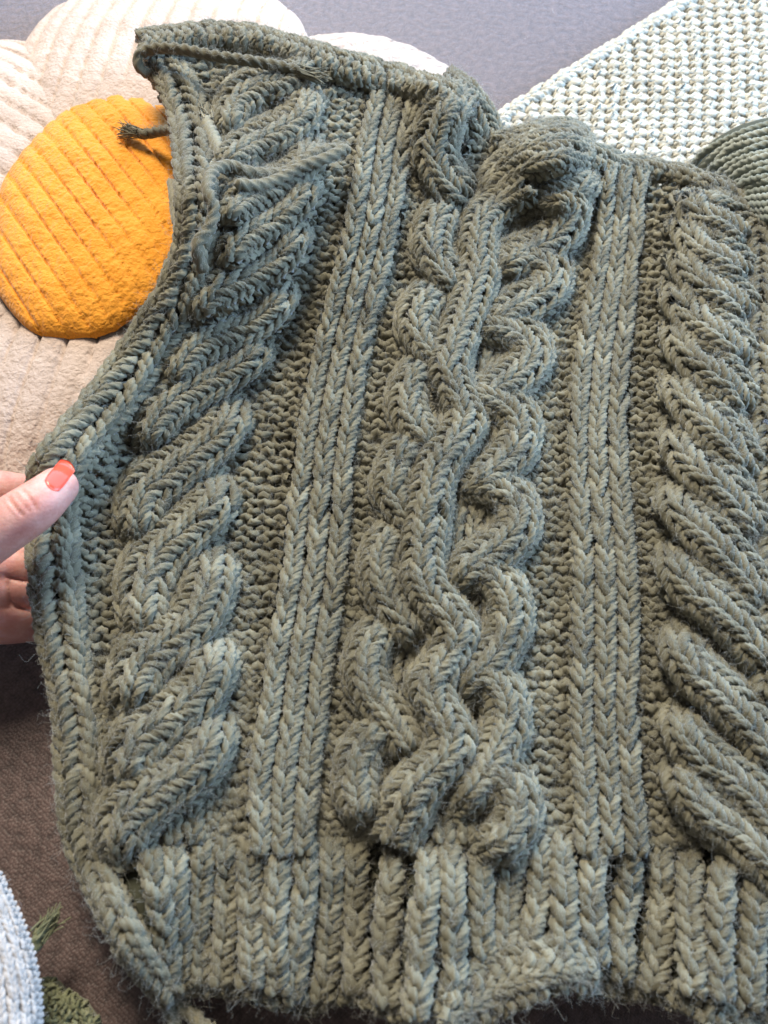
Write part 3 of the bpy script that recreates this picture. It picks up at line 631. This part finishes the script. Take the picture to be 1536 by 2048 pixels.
mat_ = thing('tufted_mat', 'corner of an olive green tufted mat beside the white sleeve', 'mat')
out = np.array([(60,1990),(88,1962),(105,1957),(130,1985),(165,1998),(195,2040),(230,2110),(60,2110)], float)
from mathutils.geometry import tessellate_polygon
def inside(p, poly):
    x, y = p; c = False; j = len(poly) - 1
    for i in range(len(poly)):
        if (poly[i][1] > y) != (poly[j][1] > y) and x < (poly[j][0] - poly[i][0]) * (y - poly[i][1]) / (poly[j][1] - poly[i][1]) + poly[i][0]: c = not c
        j = i
    return c
bb = Bag(); m = 6
pts = [p for p in zip(rng.uniform(40, 240, 5200), rng.uniform(1950, 2115, 5200)) if inside(p, out)][:1000]
pts = np.array(pts); base = W(pts[:, 0], pts[:, 1], 0.006)
tt = np.linspace(0, np.pi * 1.2, m)[None, :, None]; d1 = rng.standard_normal((len(pts), 1, 3)); d1[..., 2] *= 0.3; d1 /= np.linalg.norm(d1, axis=-1, keepdims=True)
lp = base[:, None] + d1 * np.sin(tt) * 0.0016 + np.array([0, 0, 1.0]) * (1 - np.cos(tt)) * rng.uniform(0.0012, 0.003, (len(pts), 1, 1))
yarn(bb, lp, np.cross(d1, np.array([0, 0, 1.0])) + 0 * lp, 0.00065, 3, 150, 0.15)
o = bb.build('pile', M_OLIVE, mat_); o['kind'] = 'stuff'
oc = out.mean(0); ob_ = oc + (out - oc) * 0.88; pv = W(ob_[:, 0], ob_[:, 1], 0.006); tri = tessellate_polygon([[tuple(p) for p in pv]])
mesh_obj('mat_base', np.concatenate([pv, pv - [0, 0, 0.005]]), np.array([list(t) for t in tri] + [[i, (i + 1) % 8, 8 + (i + 1) % 8] for i in range(8)] + [[i, 8 + (i + 1) % 8, 8 + i] for i in range(8)]), M_OLIVE, mat_, smooth=False)
Hs = H; H = lambda x, y: 0.02 + 0 * np.asarray(x, float)
o = tail('yarn_scrap', [(62, 1900), (72, 1885), (80, 1870), (86, 1862)], None, 0.0024, lift=0.0, mat=M_OLIVE, fz=None, fl=0.005)
tag(o, 'short olive yarn scrap poking out beside the white sleeve', 'yarn scrap'); H = Hs

# ------------------------------------------------------------------ the hand
def capsule_chain(pts, rad, sq=1.0, n=36, K=20):
    c = crom(np.c_[pts, rad], n); p = c[:, :3]; r = c[:, 3].copy()
    T = np.gradient(p, axis=0); T /= np.linalg.norm(T, axis=1, keepdims=True)
    up = np.array([0, 0, 1.0]); N = up - (T @ up)[:, None] * T; N /= np.linalg.norm(N, axis=1, keepdims=True); B = np.cross(T, N)
    # rounded ends
    P_, R_ = [], []
    for s_ in np.linspace(np.pi / 2, 0, 7)[:-1]: P_.append((p[0] - T[0] * r[0] * math.sin(s_), 0, r[0] * max(math.cos(s_), 0.02)))
    for i in range(n): P_.append((p[i], i, r[i]))
    for s_ in np.linspace(0, np.pi / 2, 8)[1:]: P_.append((p[-1] + T[-1] * r[-1] * math.sin(s_), n - 1, r[-1] * max(math.cos(s_), 0.02)))
    a = np.linspace(0, 2 * np.pi, K, endpoint=False)
    V = np.array([q + rr_ * (np.cos(a)[:, None] * N[i] * sq + np.sin(a)[:, None] * B[i]) for q, i, rr_ in P_])
    f = grid_faces(len(P_), K, True)
    caps = [[0, j + 1, j + 2, j + 2] for j in range(0)]
    e = len(P_) - 1
    tri = [[0, (j + 1) % K, j] for j in range(1, K - 1)] + [[e * K, e * K + j, e * K + j + 1] for j in range(1, K - 1)]
    return V.reshape(-1, 3), f, tri
def hand():
    J = lambda x, y, h: W(x, y, h)
    Vs, Fs, off = [], [], 0
    mm = 0.001
    chains = [
      ([J(-175,1165,.040), J(-90,1110,.050), J(10,1052,.056), J(70,1012,.057), J(114,974,.054)], [15*mm, 12.0*mm, 9.3*mm, 8.6*mm, 7.2*mm], 0.92),
      ([J(-160,1010,.030), J(-60,985,.036), J(10,985,.034), J(75,990,.026)], [10*mm, 9*mm, 8*mm, 7*mm], 1),
      ([J(-160,1120,.022), J(-60,1120,.026), J(30,1130,.026), J(110,1140,.02)], [10*mm, 8.5*mm, 7.8*mm, 7*mm], 1),
      ([J(-160,1180,.016), J(-60,1185,.021), J(30,1182,.022), J(110,1180,.018)], [9*mm, 8.0*mm, 7.6*mm, 7*mm], 1),
      ([J(-150,1240,.012), J(-60,1245,.017), J(30,1247,.018), J(105,1240,.015)], [9*mm, 8*mm, 7.4*mm, 6.6*mm], 1),
      ([J(-300,1130,.034), J(-190,1120,.034), J(-110,1110,.030)], [24*mm, 22*mm, 16*mm], 0.8)]
    polys = []
    for pts, rad, sq in chains:
        v, f, t = capsule_chain(np.array(pts), np.array(rad), sq)
        polys += [tuple(x + off) for x in f] + [tuple(np.array(x) + off) for x in t]; Vs.append(v); off += len(v)
    me = bpy.data.meshes.new('tmp'); me.from_pydata(np.concatenate(Vs).tolist(), [], [tuple(int(i) for i in p) for p in polys]); me.update()
    o = bpy.data.objects.new('tmp', me); COL.objects.link(o)
    r_ = o.modifiers.new('r', 'REMESH'); r_.mode = 'VOXEL'; r_.voxel_size = 0.00075
    s_ = o.modifiers.new('s', 'SMOOTH'); s_.iterations = 14; s_.factor = 0.5
    dg = bpy.context.evaluated_depsgraph_get(); dg.update()
    m2 = bpy.data.meshes.new_from_object(o.evaluated_get(dg)); bpy.data.objects.remove(o)
    co = np.empty(len(m2.vertices) * 3, np.float32); m2.vertices.foreach_get('co', co); co = co.reshape(-1, 3).astype(float)
    no = np.empty(len(m2.vertices) * 3, np.float32); m2.vertices.foreach_get('normal', no); no = no.reshape(-1, 3)
    px = P(co)
    def crease(a, b, w, depth, bow=0):
        nonlocal co
        a = np.array(a, float); b = np.array(b, float); d = b - a; Ln = np.linalg.norm(d); d /= Ln; q = px - a
        s = (q @ d) / Ln; off_ = q @ np.array([-d[1], d[0]]) - bow * 4 * s * (1 - s)
        k = np.exp(-(off_ / w) ** 2) * sstep(-0.05, 0.2, s) * sstep(1.05, 0.8, s) * (no[:, 2] > 0.0)
        co = co - no * (k * depth)[:, None]
    crease((14, 990), (50, 1034), 2.6, 0.0007, 3); crease((40, 976), (74, 1022), 2.6, 0.0006, -3); crease((28, 984), (62, 1028), 2.4, 0.0004, 0); crease((4, 1000), (30, 1036), 2.4, 0.0003, 2)
    for q0, q1 in (((6, 1150), (70, 1162)), ((20, 1205), (75, 1222)), ((16, 1160), (24, 1215))): crease(q0, q1, 3.0, 0.0015, 3)
    m2.vertices.foreach_set('co', co.astype(np.float32).ravel()); m2.update()
    m2.polygons.foreach_set('use_smooth', np.ones(len(m2.polygons), bool))
    m2.materials.clear(); m2.materials.append(M_SKIN); m2.name = 'person'
    h = bpy.data.objects.new('person', m2); COL.objects.link(h)
    tag(h, 'pale hand with coral varnished thumbnail pinching the left edge of the green knitting', 'person')
    # nail: laid on the thumb by casting down onto it along the view
    from mathutils.bvhtree import BVHTree
    tree = BVHTree.FromPolygons([tuple(v) for v in co], [tuple(p.vertices) for p in m2.polygons])
    from mathutils import Vector
    A0 = np.array([103., 972.]); A1 = np.array([139., 926.]); ax = A1 - A0; Ln = np.linalg.norm(ax); ax /= Ln; sd = np.array([-ax[1], ax[0]])
    nu, nv = 15, 19; Vt = []
    for j in range(nv):
        v = j / (nv - 1)
        for i in range(nu):
            u = -1 + 2 * i / (nu - 1)
            hwid = 20.5 * (1 - 0.10 * v)
            lo = -7 * (1 - u * u); hi = Ln + 9.0 * (1 - u * u) - 7
            q = A0 + ax * (lo + (hi - lo) * v) + sd * hwid * u * (0.86 + 0.14 * min(1, v * 4)) 
            w_ = W(q[0], q[1], 0.0); dr = w_ - CAM
            hit = tree.ray_cast(Vector(CAM), Vector(dr).normalized())
            p = np.array(hit[0]) if hit[0] is not None else W(q[0], q[1], 0.055)
            Vt.append(p)
    Vt = np.array(Vt).reshape(nv, nu, 3)
    for _ in range(4):
        Vt[1:-1] = (Vt[1:-1] * 2 + Vt[2:] + Vt[:-2]) / 4; Vt[:, 1:-1] = (Vt[:, 1:-1] * 2 + Vt[:, 2:] + Vt[:, :-2]) / 4
    n_ = np.cross(np.gradient(Vt, axis=1), np.gradient(Vt, axis=0)); n_ /= np.linalg.norm(n_, axis=-1, keepdims=True); n_ = np.where(n_[..., 2:] < 0, -n_, n_)
    top = Vt + n_ * 0.0009; e = np.ones((nv, nu, 1)); e[0] = e[:, 0] = e[:, -1] = 0; top = Vt + n_ * (0.0001 + 0.00035 * e); bot = Vt - n_ * 0.0006
    off = nv * nu; f = [*grid_faces(nv, nu).tolist(), *grid_faces(nv, nu, off=off)[:, ::-1].tolist()]
    ring = [*range(nu), *[r_ * nu + nu - 1 for r_ in range(1, nv)], *[(nv - 1) * nu + i for i in range(nu - 2, -1, -1)], *[r_ * nu for r_ in range(nv - 2, 0, -1)]]
    f += [[ring[i], ring[(i + 1) % len(ring)], off + ring[(i + 1) % len(ring)], off + ring[i]] for i in range(len(ring))]
    mesh_obj('thumb_nail', np.concatenate([top.reshape(-1, 3), bot.reshape(-1, 3)]), np.array(f), M_NAIL, h)
hand()

# ------------------------------------------------------------------ loose fibres
def hairs(name, P0, O, T, n, length, rad, mat, parent, m=9, curl=2.6, seed=1):
    g = np.random.default_rng(seed); i = g.integers(0, len(P0), n)
    p, o_, t_ = P0[i], O[i], T[i] * g.choice([-1, 1], (n, 1))
    d = o_ * g.uniform(0.15, 0.8, (n, 1)) + t_ * g.uniform(0.2, 1.2, (n, 1)) + g.standard_normal((n, 3)) * 0.4
    d /= np.linalg.norm(d, axis=1, keepdims=True)
    L = (length * np.minimum(np.exp(g.standard_normal((n, 1)) * 0.4), 1.6))[:, None]
    s = np.linspace(0, 1, m)[None, :, None]; r3 = lambda: g.standard_normal((n, 1, 3))
    ph = g.uniform(0, 6.28, (n, 1, 1)); ph2 = g.uniform(0, 6.28, (n, 1, 1))
    C = p[:, None] - o_[:, None] * 0.0002 + L * (d[:, None] * s * 0.75 + curl * (r3() * 0.13 * (np.sin(4.2 * s + ph) - np.sin(ph)) + r3() * 0.07 * (np.sin(8.5 * s + ph2) - np.sin(ph2)) + r3() * 0.1 * s ** 2))
    hc = bpy.data.hair_curves.new(name); hc.add_curves([m] * n)
    hc.attributes['position'].data.foreach_set('vector', np.ascontiguousarray(C, np.float32).ravel())
    a = hc.attributes.get('radius') or hc.attributes.new('radius', 'FLOAT', 'POINT')
    a.data.foreach_set('value', np.tile(np.linspace(1, 0.45, m) * rad, n).astype(np.float32))
    hc.materials.append(mat); ob = bpy.data.objects.new(name, hc); COL.objects.link(ob); ob.parent = parent; ob['kind'] = 'stuff'
    return ob
def gather(k): return [np.concatenate([q[i] for q in FUZZ[k]]) for i in range(3)]
hairs('wool_fuzz', *gather('panel'), 150000, 0.0036, 0.000034, M_FUZZ, panel, curl=1.4)
for k_ in ('sleeve',):
    P0_, O_, T_ = gather(k_); hairs('soft_nap', P0_, O_, T_, 5000, 0.0018, 0.00004, M_NAP, sleeve, curl=2.5, seed=6)
lp_ = np.c_[rng.uniform(-0.3, 0.3, 400), rng.uniform(-0.15, 0.45, 400), np.full(400, 0.0006)]
lint = hairs('lint', lp_, np.tile([0, 0, 1.0], (400, 1)), np.tile([1.0, 0, 0], (400, 1)), 260, 0.0022, 0.00009, M_NAP, None, curl=2.0, seed=9)
